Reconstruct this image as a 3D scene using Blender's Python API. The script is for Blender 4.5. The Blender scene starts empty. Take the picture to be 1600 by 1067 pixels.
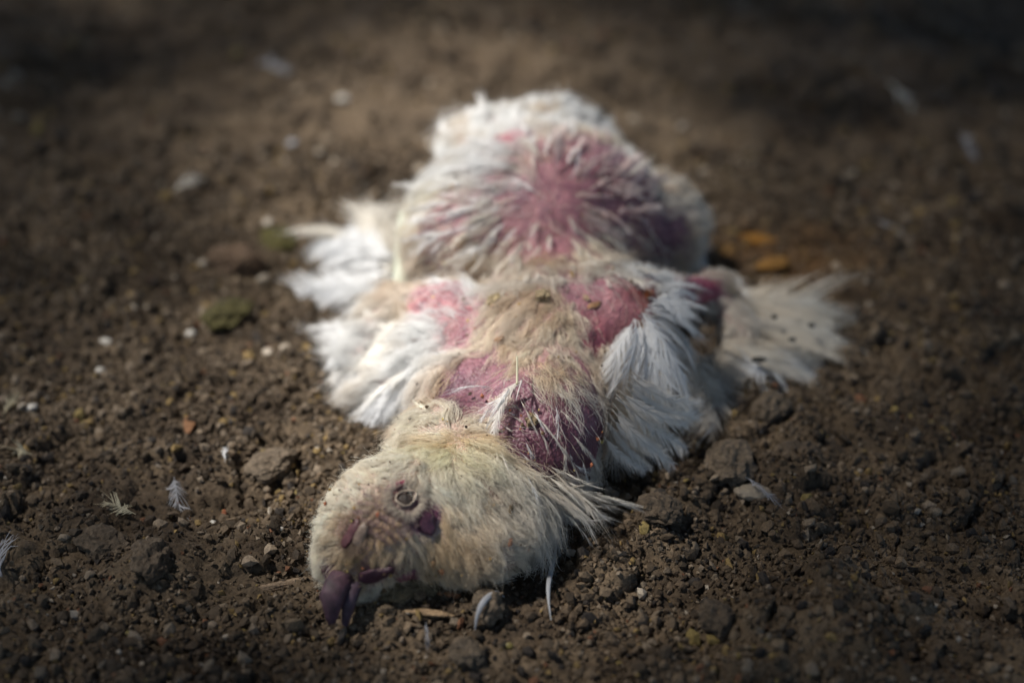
import bpy, math, random
import numpy as np
from mathutils import Vector, Matrix, kdtree
from mathutils.bvhtree import BVHTree

C = bpy.context.scene
col = C.collection
R = math.radians
rng = np.random.default_rng(11)
random.seed(11)

# ------------------------------------------------------------------ camera
CAM_H, PITCH = 0.313, R(32)
FOV = 0.72                                   # sensor width / focal length
cam_d = bpy.data.cameras.new('camera')
cam = bpy.data.objects.new('camera', cam_d)
col.objects.link(cam)
cam.location = (0, 0, CAM_H)
cam.rotation_euler = (R(90) - PITCH, 0, 0)
cam_d.sensor_width = 36
cam_d.lens = 50
cam_d.clip_start = 0.01
cam_d.clip_end = 60
cam_d.dof.use_dof = True
cam_d.dof.focus_distance = 0.474
cam_d.dof.aperture_fstop = 3.7
cam_d.dof.aperture_blades = 9
C.camera = cam

# ------------------------------------------------------------------ light
SUN_EL, SUN_AZ = R(58), R(-80)               # azimuth from +Y towards +X
world = bpy.data.worlds.new('World')
C.world = world
world.use_nodes = True
wn = world.node_tree
sky = wn.nodes.new('ShaderNodeTexSky')
sky.sky_type = 'NISHITA'
sky.sun_disc = False
sky.sun_elevation = SUN_EL
sky.sun_rotation = SUN_AZ
bg = wn.nodes['Background']
bg.inputs['Strength'].default_value = 0.05
wn.links.new(sky.outputs[0], bg.inputs[0])
sun_d = bpy.data.lights.new('sun', 'SUN')
sun_d.energy = 4.0
sun_d.angle = R(5)
sun_d.color = (1.0, 0.955, 0.89)
sun = bpy.data.objects.new('sun', sun_d)
col.objects.link(sun)
sun_dir = Vector((math.sin(SUN_AZ) * math.cos(SUN_EL), math.cos(SUN_AZ) * math.cos(SUN_EL), math.sin(SUN_EL)))
sun.rotation_euler = sun_dir.to_track_quat('Z', 'Y').to_euler()
sun.location = sun_dir * 3
C.view_settings.view_transform = 'Standard'
C.view_settings.look = 'None'
C.view_settings.gamma = 1
C.view_settings.exposure = 1.35
C.cycles.max_bounces = 8
C.cycles.transparent_max_bounces = 8
C.cycles.sample_clamp_indirect = 4

# ------------------------------------------------------------------ helpers
def P(px, py, z=0.0):
    """point of the place at height z that the photograph shows at (px, py)"""
    u = (px - 800) / 1600 * FOV
    v = (533.5 - py) / 1600 * FOV
    d = np.array([u, math.cos(PITCH) + v * math.sin(PITCH), -math.sin(PITCH) + v * math.cos(PITCH)])
    return np.array([0, 0, CAM_H]) + d * ((z - CAM_H) / d[2])

def ray(px, py):
    u = (px - 800) / 1600 * FOV
    v = (533.5 - py) / 1600 * FOV
    return np.array([u, math.cos(PITCH) + v * math.sin(PITCH), -math.sin(PITCH) + v * math.cos(PITCH)])

def hash3(ix, iy, iz, s=0):
    h = (ix.astype(np.int64) * 374761393 + iy.astype(np.int64) * 668265263 + iz.astype(np.int64) * 2147483647 + s * 974634777) & 0xffffffff
    h = ((h ^ (h >> 13)) * 1274126177) & 0xffffffff
    h = ((h ^ (h >> 16)) * 2246822519) & 0xffffffff
    return ((h ^ (h >> 15)) & 0xffffff) / float(0xffffff)

def vnoise(p, s=0):
    """value noise -1..1 of an (n,3) array"""
    i = np.floor(p).astype(np.int64)
    f = p - i
    f = f * f * (3 - 2 * f)
    r = 0
    for dx in (0, 1):
        for dy in (0, 1):
            for dz in (0, 1):
                w = (f[:, 0] if dx else 1 - f[:, 0]) * (f[:, 1] if dy else 1 - f[:, 1]) * (f[:, 2] if dz else 1 - f[:, 2])
                r = r + w * hash3(i[:, 0] + dx, i[:, 1] + dy, i[:, 2] + dz, s)
    return r * 2 - 1

def fbm(p, octs=4, s=0):
    r, a, t = 0, 1.0, 0
    for o in range(octs):
        r = r + a * vnoise(p * (2.03 ** o) + 17.3 * o, s + o)
        t += a
        a *= .5
    return r / t

def worley(x, y, s=0):
    """F1, F2 and a random value of the nearest cell, cells about 1 apart"""
    ix, iy = np.floor(x).astype(np.int64), np.floor(y).astype(np.int64)
    z0 = np.zeros_like(ix)
    f1 = np.full(x.shape, 9.0); f2 = f1.copy(); cid = np.zeros(x.shape)
    for dx in (-1, 0, 1):
        for dy in (-1, 0, 1):
            cx, cy = ix + dx, iy + dy
            qx = cx + hash3(cx, cy, z0, s)
            qy = cy + hash3(cx, cy, z0 + 1, s)
            d = np.sqrt((qx - x) ** 2 + (qy - y) ** 2)
            rv = hash3(cx, cy, z0 + 2, s)
            m = d < f1
            f2 = np.where(m, f1, np.minimum(f2, d))
            cid = np.where(m, rv, cid)
            f1 = np.where(m, d, f1)
    return f1, f2, cid

def mesh_from(name, v, faces, smooth=True):
    """v (n,3), faces (m,k) arrays (k 3 or 4)"""
    me = bpy.data.meshes.new(name)
    faces = np.asarray(faces, dtype=np.int32)
    k = faces.shape[1]
    me.vertices.add(len(v)); me.vertices.foreach_set('co', np.asarray(v, dtype=np.float32).ravel())
    me.loops.add(faces.size); me.loops.foreach_set('vertex_index', faces.ravel())
    me.polygons.add(len(faces))
    me.polygons.foreach_set('loop_start', np.arange(0, faces.size, k, dtype=np.int32))
    me.polygons.foreach_set('loop_total', np.full(len(faces), k, dtype=np.int32))
    me.update(calc_edges=True)
    me.polygons.foreach_set('use_smooth', np.full(len(faces), smooth, dtype=bool))
    return me

def vcol(me, c, name='tint'):
    a = me.color_attributes.new(name, 'FLOAT_COLOR', 'POINT')
    c4 = np.ones((len(me.vertices), 4), dtype=np.float32); c4[:, :3] = c
    a.data.foreach_set('color', c4.ravel())

def link(name, data, mat=None, parent=None, loc=None, mtx=None):
    o = bpy.data.objects.new(name, data)
    col.objects.link(o)
    if mat is not None and not data.materials:
        data.materials.append(mat)
    if parent is not None:
        o.parent = parent
    if loc is not None:
        o.location = loc
    if mtx is not None:
        o.matrix_basis = mtx
    return o

def tag(o, label=None, cat=None, group=None, kind=None):
    if label: o['label'] = label
    if cat: o['category'] = cat
    if group: o['group'] = group
    if kind: o['kind'] = kind
    return o

# ------------------------------------------------------------------ materials
def new_mat(name):
    m = bpy.data.materials.new(name); m.use_nodes = True
    return m, m.node_tree, m.node_tree.nodes['Principled BSDF']

def attr(nt, name='tint'):
    n = nt.nodes.new('ShaderNodeAttribute'); n.attribute_name = name
    return n

def noise_node(nt, scale, detail=4, rough=.6):
    tc = nt.nodes.new('ShaderNodeTexCoord')
    n = nt.nodes.new('ShaderNodeTexNoise')
    n.inputs['Scale'].default_value = scale; n.inputs['Detail'].default_value = detail
    n.inputs['Roughness'].default_value = rough
    nt.links.new(tc.outputs['Object'], n.inputs['Vector'])
    return n

def bump(nt, b, src, dist, strength=1.0):
    n = nt.nodes.new('ShaderNodeBump'); n.inputs['Distance'].default_value = dist
    n.inputs['Strength'].default_value = strength
    nt.links.new(src, n.inputs['Height']); nt.links.new(n.outputs[0], b.inputs['Normal'])

def tinted(name, rough=.8, nscale=900, lo=.6, hi=1.35, bdist=.0004, spec=.3):
    """colour attribute times fine mottling, with relief"""
    m, nt, b = new_mat(name)
    a = attr(nt)
    n = noise_node(nt, nscale)
    mr = nt.nodes.new('ShaderNodeMapRange'); mr.inputs['From Min'].default_value = .3; mr.inputs['From Max'].default_value = .7
    mr.inputs['To Min'].default_value = lo; mr.inputs['To Max'].default_value = hi
    nt.links.new(n.outputs['Fac'], mr.inputs['Value'])
    mx = nt.nodes.new('ShaderNodeMix'); mx.data_type = 'RGBA'; mx.blend_type = 'MULTIPLY'; mx.inputs[0].default_value = 1
    nt.links.new(a.outputs['Color'], mx.inputs[6]); nt.links.new(mr.outputs[0], mx.inputs[7])
    nt.links.new(mx.outputs[2], b.inputs['Base Color'])
    b.inputs['Roughness'].default_value = rough
    b.inputs['Specular IOR Level'].default_value = spec
    bump(nt, b, n.outputs['Fac'], bdist)
    return m

M_soil = tinted('soil', .85, 700, .55, 1.4, .0009, .25)
M_crumb = tinted('soil_crumb', .8, 1500, .6, 1.35, .0003, .3)
M_pebble = tinted('pebble', .5, 500, .8, 1.15, .0002, .5)

def skin_material():
    m, nt, b = new_mat('bare_skin')
    a = attr(nt)
    n = noise_node(nt, 420, 6, .65)
    n2 = nt.nodes.new('ShaderNodeTexVoronoi'); n2.inputs['Scale'].default_value = 850
    tc = nt.nodes.new('ShaderNodeTexCoord'); nt.links.new(tc.outputs['Object'], n2.inputs['Vector'])
    mr = nt.nodes.new('ShaderNodeMapRange'); mr.inputs['From Min'].default_value = .3; mr.inputs['From Max'].default_value = .7
    mr.inputs['To Min'].default_value = .62; mr.inputs['To Max'].default_value = 1.3
    nt.links.new(n.outputs['Fac'], mr.inputs['Value'])
    mx = nt.nodes.new('ShaderNodeMix'); mx.data_type = 'RGBA'; mx.blend_type = 'MULTIPLY'; mx.inputs[0].default_value = 1
    nt.links.new(a.outputs['Color'], mx.inputs[6]); nt.links.new(mr.outputs[0], mx.inputs[7])
    nt.links.new(mx.outputs[2], b.inputs['Base Color'])
    b.inputs['Roughness'].default_value = .45
    b.inputs['Specular IOR Level'].default_value = .35
    b.inputs['Subsurface Weight'].default_value = .2
    b.inputs['Subsurface Scale'].default_value = .002
    b.inputs['Subsurface Radius'].default_value = (1, .4, .3)
    mh = nt.nodes.new('ShaderNodeMath'); mh.operation = 'SUBTRACT'
    nt.links.new(n.outputs['Fac'], mh.inputs[0]); nt.links.new(n2.outputs['Distance'], mh.inputs[1])
    bump(nt, b, mh.outputs[0], .00035)
    return m
M_skin = skin_material()

def fibre_material(name, trans=.35, rough=.5, attrname='tint', spec=.25):
    m, nt, b = new_mat(name)
    a = attr(nt, attrname)
    nt.links.new(a.outputs['Color'], b.inputs['Base Color'])
    b.inputs['Roughness'].default_value = rough
    b.inputs['Specular IOR Level'].default_value = spec
    t = nt.nodes.new('ShaderNodeBsdfTranslucent'); nt.links.new(a.outputs['Color'], t.inputs['Color'])
    mx = nt.nodes.new('ShaderNodeMixShader'); mx.inputs[0].default_value = trans
    out = nt.nodes['Material Output']
    nt.links.new(b.outputs[0], mx.inputs[1]); nt.links.new(t.outputs[0], mx.inputs[2])
    nt.links.new(mx.outputs[0], out.inputs['Surface'])
    return m
M_down = fibre_material('down_fibre', .35)
M_vane = fibre_material('feather_vane', .4, .55)

def plain(name, c, rough=.5, spec=.4, sss=0, nscale=500, lo=.7, hi=1.25, bd=.0003):
    m, nt, b = new_mat(name)
    n = noise_node(nt, nscale, 5)
    mr = nt.nodes.new('ShaderNodeMapRange'); mr.inputs['From Min'].default_value = .3; mr.inputs['From Max'].default_value = .7
    mr.inputs['To Min'].default_value = lo; mr.inputs['To Max'].default_value = hi
    nt.links.new(n.outputs['Fac'], mr.inputs['Value'])
    mx = nt.nodes.new('ShaderNodeMix'); mx.data_type = 'RGBA'; mx.blend_type = 'MULTIPLY'; mx.inputs[0].default_value = 1
    mx.inputs[6].default_value = (*c, 1)
    nt.links.new(mr.outputs[0], mx.inputs[7]); nt.links.new(mx.outputs[2], b.inputs['Base Color'])
    b.inputs['Roughness'].default_value = rough; b.inputs['Specular IOR Level'].default_value = spec
    if sss:
        b.inputs['Subsurface Weight'].default_value = sss; b.inputs['Subsurface Scale'].default_value = .002
    bump(nt, b, n.outputs['Fac'], bd)
    return m

# ------------------------------------------------------------------ the bird's body as one implicit surface
# (px, py, height of the centre, radii x y z) of every mass of flesh
EL = [
    (848, 330, .036, .0435, .052, .034),   # rump and belly
    (788, 262, .036, .029, .030, .024), (850, 255, .033, .036, .030, .026),   # tail end
    (900, 340, .034, .036, .038, .033),
    (760, 370, .032, .034, .036, .032),
    (1020, 355, .022, .022, .028, .022),  # right thigh
    (870, 440, .026, .032, .036, .021),   # lower back
    (850, 540, .028, .029, .036, .022),   # upper back
    (740, 530, .024, .028, .026, .018),   # left shoulder
    (965, 490, .034, .020, .022, .017),   # right shoulder
    (930, 590, .020, .011, .026, .014),
    (840, 645, .024, .024, .026, .020),   # breast end
    (855, 700, .019, .018, .017, .015),
    (735, 625, .021, .020, .017, .017),
    (700, 700, .019, .019, .017, .017),   # nape
    (738, 770, .019, .021, .022, .018),   # neck
    (800, 800, .012, .013, .015, .012),
    (860, 765, .008, .008, .009, .007),
    (720, 838, .013, .023, .018, .013),
    (655, 800, .019, .020, .021, .018),   # back of the head
    (594, 825, .018, .018, .0205, .0172),   # face
    (560, 868, .011, .013, .013, .012),
]
# (px,py,z) - (px,py,z), radius at each end
CAP = [
    ((700, 480, .034), (610, 478, .020), .010, .006),     # left wing arm
    ((610, 478, .020), (560, 560, .012), .006, .006),
    ((700, 560, .022), (580, 605, .008), .011, .005),
    ((1010, 462, .036), (1120, 452, .024), .008, .005),   # right wing arm
    ((1120, 452, .022), (1160, 530, .010), .006, .006),
    ((965, 570, .022), (955, 680, .009), .008, .005),     # right wing edge
    ((860, 600, .024), (850, 480, .028), .014, .018),
]
ELc = [(P(a, b, z), np.array([rx, ry, rz])) for a, b, z, rx, ry, rz in EL]
CAPc = [(P(*a), P(*b), r0, r1) for a, b, r0, r1 in CAP]

def sdf(p, k=.007):
    d = None
    for c, r in ELc:
        q = (p - c)
        k0 = np.sqrt(((q / r) ** 2).sum(1)) + 1e-9
        k1 = np.sqrt(((q / (r * r)) ** 2).sum(1)) + 1e-9
        e = k0 * (k0 - 1) / k1
        if d is None: d = e
        else:
            h = np.clip(.5 + .5 * (d - e) / k, 0, 1)
            d = e + (d - e) * (1 - h) - k * h * (1 - h)
    for a, b, r0, r1 in CAPc:
        ab = b - a
        t = np.clip(((p - a) @ ab) / (ab @ ab), 0, 1)
        e = np.sqrt(((p - a - t[:, None] * ab) ** 2).sum(1)) - (r0 + (r1 - r0) * t)
        h = np.clip(.5 + .5 * (d - e) / k, 0, 1)
        d = e + (d - e) * (1 - h) - k * h * (1 - h)
    return d + .0011 * fbm(p * 130, 3, 5) + .0009 * vnoise(p * 55, 9)

def surface_nets(f, lo, hi, h):
    nx, ny, nz = [int(math.ceil((b - a) / h)) for a, b in zip(lo, hi)]
    g = np.stack(np.meshgrid(np.arange(nx), np.arange(ny), np.arange(nz), indexing='ij'), -1).reshape(-1, 3)
    V = np.concatenate([f(lo + c * h) for c in np.array_split(g, 12)]).reshape(nx, ny, nz)
    neg = V < 0
    acc = np.zeros((nx - 1, ny - 1, nz - 1, 3)); cnt = np.zeros((nx - 1, ny - 1, nz - 1))
    for ax in range(3):
        o1, o2 = [a for a in range(3) if a != ax]
        for s1 in (0, 1):
            for s2 in (0, 1):
                sl0 = [None] * 3; sl1 = [None] * 3
                n = [nx, ny, nz]
                sl0[ax] = slice(0, n[ax] - 1); sl1[ax] = slice(1, n[ax])
                for o, s in ((o1, s1), (o2, s2)):
                    sl0[o] = sl1[o] = slice(s, n[o] - 1 + s)
                a, b = V[tuple(sl0)], V[tuple(sl1)]
                m = (a < 0) != (b < 0)
                t = np.where(m, a / np.where(m, a - b, 1), 0)
                acc[..., ax] += np.where(m, t, 0)
                acc[..., o1] += np.where(m, s1, 0); acc[..., o2] += np.where(m, s2, 0)
                cnt += m
    act = cnt > 0
    idx = -np.ones(act.shape, dtype=np.int64); idx[act] = np.arange(act.sum())
    cell = np.argwhere(act)
    v = lo + (cell + acc[act] / cnt[act][:, None]) * h
    faces = []
    for ax in range(3):
        o1, o2 = [(1, 2), (2, 0), (0, 1)][ax]
        n = [nx, ny, nz]
        s0 = [slice(1, n[i] - 1) for i in range(3)]; s1 = list(s0)
        s0[ax] = slice(0, n[ax] - 1); s1[ax] = slice(1, n[ax])
        a, b = neg[tuple(s0)], neg[tuple(s1)]
        off = np.array([1, 1, 1]); off[ax] = 0
        for m, flip in ((a & ~b, False), (~a & b, True)):
            e = np.argwhere(m) + off
            def I(d1, d2):
                q = e.copy(); q[:, o1] -= d1; q[:, o2] -= d2
                return idx[q[:, 0], q[:, 1], q[:, 2]]
            f4 = np.stack([I(1, 1), I(0, 1), I(0, 0), I(1, 0)], 1)
            if flip: f4 = f4[:, ::-1]
            faces.append(f4)
    return v, np.concatenate(faces)

bird = tag(bpy.data.objects.new('dead_bird', None),
           'dead white bird lying on the soil with patchy plumage and bare pink skin', 'bird')
col.objects.link(bird)
bird.empty_display_size = .02

bv, bf = surface_nets(sdf, np.array([-.20, .28, -.008]), np.array([.22, .78, .10]), .0018)
body_me = mesh_from('body', bv, bf)
bvh = BVHTree.FromPolygons([Vector(x) for x in bv], bf.tolist())

def hit(px, py):
    d = ray(px, py)
    h = bvh.ray_cast(Vector((0, 0, CAM_H)), Vector(d).normalized())
    if h[0] is not None:
        return np.array(h[0])
    g = P(px, py, .012)
    n = bvh.find_nearest(Vector(g))
    return np.array(n[0])

# bare skin: (px, py, radius in m, strength, colour)
PINK = (.34, .145, .16); PURP = (.135, .050, .078); DKP = (.07, .026, .038); RED = (.28, .045, .03); MAUV = (.36, .185, .21); TANSK = (.36, .25, .20)
BARE = [
    (885, 285, .040, .72, MAUV), (970, 320, .024, .55, PURP), (735, 330, .018, .35, MAUV), (720, 395, .014, .35, MAUV), (748, 560, .008, .8, MAUV), (765, 590, .007, .8, MAUV), (880, 455, .010, .6, MAUV), (900, 575, .007, .6, MAUV), (840, 560, .02, .3, MAUV), (770, 585, .008, .5, MAUV), (700, 450, .01, .5, MAUV), (780, 440, .008, .4, MAUV), (900, 640, .016, .4, MAUV),
    (850, 330, .011, .75, PINK), (870, 370, .008, .7, PINK), (820, 350, .006, .8, PINK), (900, 250, .013, .5, PINK), (870, 290, .010, .55, PINK), (800, 215, .007, .9, (.42, .15, .17)),
    (960, 265, .011, .9, PURP), (930, 230, .010, .7, MAUV), (1000, 330, .009, .8, PURP), (1010, 300, .008, .7, MAUV), (975, 385, .007, 1, DKP),
    (690, 400, .008, .8, MAUV), (665, 360, .007, .8, MAUV), (700, 330, .006, .6, MAUV), (740, 300, .005, .5, MAUV), (1040, 370, .014, .9, PURP),
    (880, 430, .008, .8, MAUV), (905, 450, .006, .7, MAUV), (835, 375, .007, .9, PINK),
    (720, 500, .007, .85, PINK), (718, 530, .006, .85, MAUV), (740, 480, .006, .7, MAUV), (650, 470, .008, 1, (.38, .16, .17)), (700, 470, .007, 1, (.38, .16, .17)),
    (738, 602, .010, 1.2, PURP), (715, 618, .008, 1.1, DKP), (765, 600, .007, .9, MAUV), (790, 620, .005, .7, PURP),
    (828, 685, .010, 1.2, PURP), (842, 655, .008, 1.0, PURP), (915, 660, .010, .7, PURP), (820, 650, .006, 1, MAUV), (845, 720, .007, 1.2, DKP), (820, 620, .005, .9, PURP), (880, 700, .007, .8, DKP),
    (960, 470, .008, 1.2, PINK), (945, 500, .008, 1.2, PINK), (930, 525, .006, 1.1, (.40, .12, .15)), (990, 480, .006, 1.1, PINK), (930, 470, .007, 1.1, MAUV),
    (1010, 462, .006, 1.3, RED), (943, 640, .008, 1.2, PURP), (935, 680, .009, 1.2, PURP), (905, 725, .007, 1, DKP), (950, 600, .005, .8, PURP), (1090, 448, .012, 1.2, (.28, .05, .09)),
    (667, 815, .0040, 1.6, (.15, .05, .09)), (663, 800, .0025, 1.3, (.17, .06, .11)), (625, 757, .003, 1.1, (.42, .07, .13)), (560, 840, .0045, .8, (.28, .20, .17)), (552, 834, .0042, 1.5, (.22, .13, .10)),
    (600, 800, .008, .35, (.36, .27, .25)), (632, 782, .0044, 1.7, (.38, .30, .24)), (585, 895, .005, 1.2, (.16, .06, .10)), (640, 895, .004, 1.2, (.25, .08, .13)), (520, 905, .006, 1.2, (.12, .045, .08)),
]
BAREc = [(hit(a, b), r * (1.12 if b < 740 else 1.0), s, np.array(c)) for a, b, r, s, c in BARE]

def bare_at(p):
    q = p + .0045 * np.stack([vnoise(p * 190, 80), vnoise(p * 190, 81), vnoise(p * 190, 82)], 1)
    m = np.zeros(len(p)); cs = np.zeros((len(p), 3)); ws = np.full(len(p), 1e-6)
    for c, r, s, cc in BAREc:
        w = s * np.exp(-(((q - c) ** 2).sum(1)) / (r * r))
        m = 1 - (1 - m) * (1 - np.clip(w, 0, 1))
        ws += w; cs += w[:, None] * cc
    return m, cs / ws[:, None]

# guides: from pixel to pixel, length mm, colour, lift, spread of influence
WH = (.84, .84, .83); CRM = (.85, .80, .69); TAN = (.71, .62, .52); GRY = (.68, .64, .58); YEL = (.87, .81, .60); LTN = (.79, .71, .59); DGY = (.50, .46, .40)
G = [
    # rump: radiating from the bare middle of the back
    (760, 180, 735, 150, 8.6, WH, .6, .016), (820, 175, 830, 145, 8.6, WH, .6, .014), (725, 220, 690, 225, 9.4, WH, .5, .016), (760, 260, 710, 285, 10.1, WH, .45, .014),
    (790, 300, 740, 310, 10.1, WH, .35, .010), (720, 320, 670, 345, 8.6, CRM, .4, .014), (770, 340, 715, 360, 10.1, CRM, .35, .010), (700, 400, 665, 435, 8.6, TAN, .4, .012),
    (760, 390, 720, 440, 10.1, CRM, .35, .010), (800, 400, 770, 460, 10.8, GRY, .3, .010), (850, 410, 835, 470, 10.8, TAN, .3, .010), (890, 380, 930, 430, 10.1, LTN, .3, .010),
    (930, 350, 975, 385, 9.4, LTN, .35, .010), (930, 310, 985, 315, 8.6, LTN, .35, .010), (950, 280, 1000, 260, 7.2, MAUV, .4, .010), (880, 200, 900, 165, 7.2, WH, .5, .014),
    (930, 220, 965, 190, 7.2, LTN, .5, .012), (870, 260, 880, 225, 5.8, LTN, .4, .012), (985, 250, 1015, 235, 6.5, WH, .5, .010), (1040, 310, 1075, 310, 7.2, GRY, .5, .012), (1050, 380, 1080, 410, 7.2, GRY, .4, .012),
    (1000, 400, 1010, 440, 6.5, TAN, .4, .010),
    # back
    (870, 440, 850, 500, 10.1, GRY, .3, .012), (840, 480, 800, 545, 10.1, TAN, .3, .012), (880, 500, 890, 560, 9.4, LTN, .3, .010), (820, 560, 790, 610, 8.6, LTN, .3, .010),
    (870, 570, 890, 640, 10.1, LTN, .3, .010), (900, 620, 925, 690, 10.8, GRY, .35, .010), (920, 560, 935, 620, 9.4, TAN, .3, .008), (860, 640, 890, 700, 9.4, GRY, .35, .008), (880, 690, 900, 750, 8.6, DGY, .35, .009),
    (760, 520, 720, 560, 8.6, LTN, .35, .010), (800, 500, 770, 560, 8.6, TAN, .3, .009), (690, 500, 620, 515, 9.4, WH, .4, .012), (680, 560, 600, 590, 10.1, WH, .4, .014), (640, 600, 570, 640, 10.1, WH, .4, .014),
    (700, 590, 660, 640, 9.4, TAN, .4, .010), (760, 590, 720, 610, 6.5, GRY, .3, .006), (975, 560, 985, 620, 10.1, LTN, .35, .010), (985, 640, 1010, 700, 10.1, LTN, .35, .010), (960, 700, 985, 750, 8.6, TAN, .4, .010),
    (930, 440, 960, 445, 6.5, GRY, .35, .006), (1030, 440, 1080, 430, 7.2, WH, .4, .008),
    # neck and head
    (690, 665, 640, 665, 6.5, CRM, .5, .010), (740, 665, 790, 670, 5.8, LTN, .4, .008), (690, 700, 650, 730, 7.2, YEL, .35, .009), (730, 710, 760, 770, 8.6, YEL, .3, .008),
    (780, 720, 820, 790, 10.1, CRM, .3, .010), (760, 780, 810, 850, 9.4, LTN, .3, .010), (820, 780, 860, 840, 10.1, GRY, .35, .010), (850, 750, 905, 790, 11.5, DGY, .4, .008), (885, 760, 940, 800, 10.1, GRY, .4, .008),
    (700, 770, 740, 830, 6.5, CRM, .3, .010), (700, 850, 730, 890, 5.8, CRM, .4, .010), (770, 860, 800, 895, 7.2, LTN, .4, .010), (640, 860, 660, 900, 6.0, CRM, .35, .010), (640, 720, 600, 745, 6.0, CRM, .6, .010),
    (570, 760, 545, 745, 4.5, CRM, .8, .010), (525, 800, 505, 795, 4.5, CRM, .9, .010), (515, 860, 500, 870, 5.0, CRM, .8, .010), (590, 780, 575, 810, 2.6, LTN, .35, .006), (600, 830, 580, 850, 2.6, LTN, .35, .006),
    (560, 870, 545, 890, 3.5, (.5, .38, .22), .4, .006), (630, 800, 640, 840, 3.2, CRM, .35, .006), (650, 770, 690, 780, 4.0, CRM, .35, .006), (630, 850, 610, 880, 4.0, CRM, .35, .006), (600, 740, 570, 745, 4.0, CRM, .6, .007),
]
Gc = []
for x0, y0, x1, y1, L, c, lift, s in G:
    a, b = hit(x0, y0), hit(x1, y1)
    d = b - a
    d /= np.linalg.norm(d) + 1e-9
    Gc.append((a, d, L * .001, np.array(c), lift, s))

def guides_at(p):
    W = np.full(len(p), 1e-12); D = np.zeros((len(p), 3)); Lh = np.zeros(len(p)); Cc = np.zeros((len(p), 3)); Li = np.zeros(len(p))
    for a, d, L, c, lift, s in Gc:
        r2 = ((p - a) ** 2).sum(1) / (s * s)
        w = np.exp(-r2 * 1.2) + .002 / (1 + r2 * r2)
        W += w; D += w[:, None] * d; Lh += w * L; Cc += w[:, None] * c; Li += w * lift
    return D / W[:, None], Lh / W, Cc / W[:, None], Li / W

bm_, bcol = bare_at(bv)
_, _, gcol, _ = guides_at(bv)
mot = fbm(bv * 160, 3, 3)
skinc = gcol * .55 * np.array([1.0, .80, .77])
mm = np.clip(bm_ * 1.5 + .35 * mot - .1, 0, 1)[:, None]
cc = skinc * (1 - mm) + bcol * mm
m2 = np.clip(fbm(bv * 330, 3, 13) * 1.5 + .15, 0, .75)[:, None] * mm
cc = cc * (1 - m2) + cc * np.array([.50, .36, .52]) * m2
cc = np.clip(cc * (1 + .3 * mot[:, None]), .01, .9)
vcol(body_me, cc)
link('body', body_me, M_skin, bird)

# ------------------------------------------------------------------ down: real fibres rooted on the skin
tri = np.concatenate([bf[:, [0, 1, 2]], bf[:, [0, 2, 3]]])
A, B_, C_ = bv[tri[:, 0]], bv[tri[:, 1]], bv[tri[:, 2]]
nrm = np.cross(B_ - A, C_ - A); area = np.linalg.norm(nrm, axis=1) * .5
nrm = nrm / (np.linalg.norm(nrm, axis=1)[:, None] + 1e-12)
top = ((A + B_ + C_)[:, 2] / 3 > .0015)
area = area * top

def sample_roots(n, r):
    k = r.choice(len(tri), n, p=area / area.sum())
    u = r.random((n, 2)); sw = u.sum(1) > 1; u[sw] = 1 - u[sw]
    p = A[k] + (B_[k] - A[k]) * u[:, :1] + (C_[k] - A[k]) * u[:, 1:]
    return p, nrm[k]

def make_curves(name, pts, rad, colr, mat, parent):
    """pts (n,k,3), rad (n,k), colr (n,3)"""
    n, k, _ = pts.shape
    cu = bpy.data.hair_curves.new(name)
    cu.add_curves([k] * n)
    cu.attributes['position'].data.foreach_set('vector', pts.astype(np.float32).ravel())
    ra = cu.attributes.get('radius') or cu.attributes.new('radius', 'FLOAT', 'POINT')
    ra.data.foreach_set('value', rad.astype(np.float32).ravel())
    ca = cu.attributes.new('tint', 'FLOAT_COLOR', 'CURVE')
    c4 = np.ones((n, 4), dtype=np.float32); c4[:, :3] = colr
    ca.data.foreach_set('color', c4.ravel())
    return link(name, cu, mat, parent)

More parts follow.
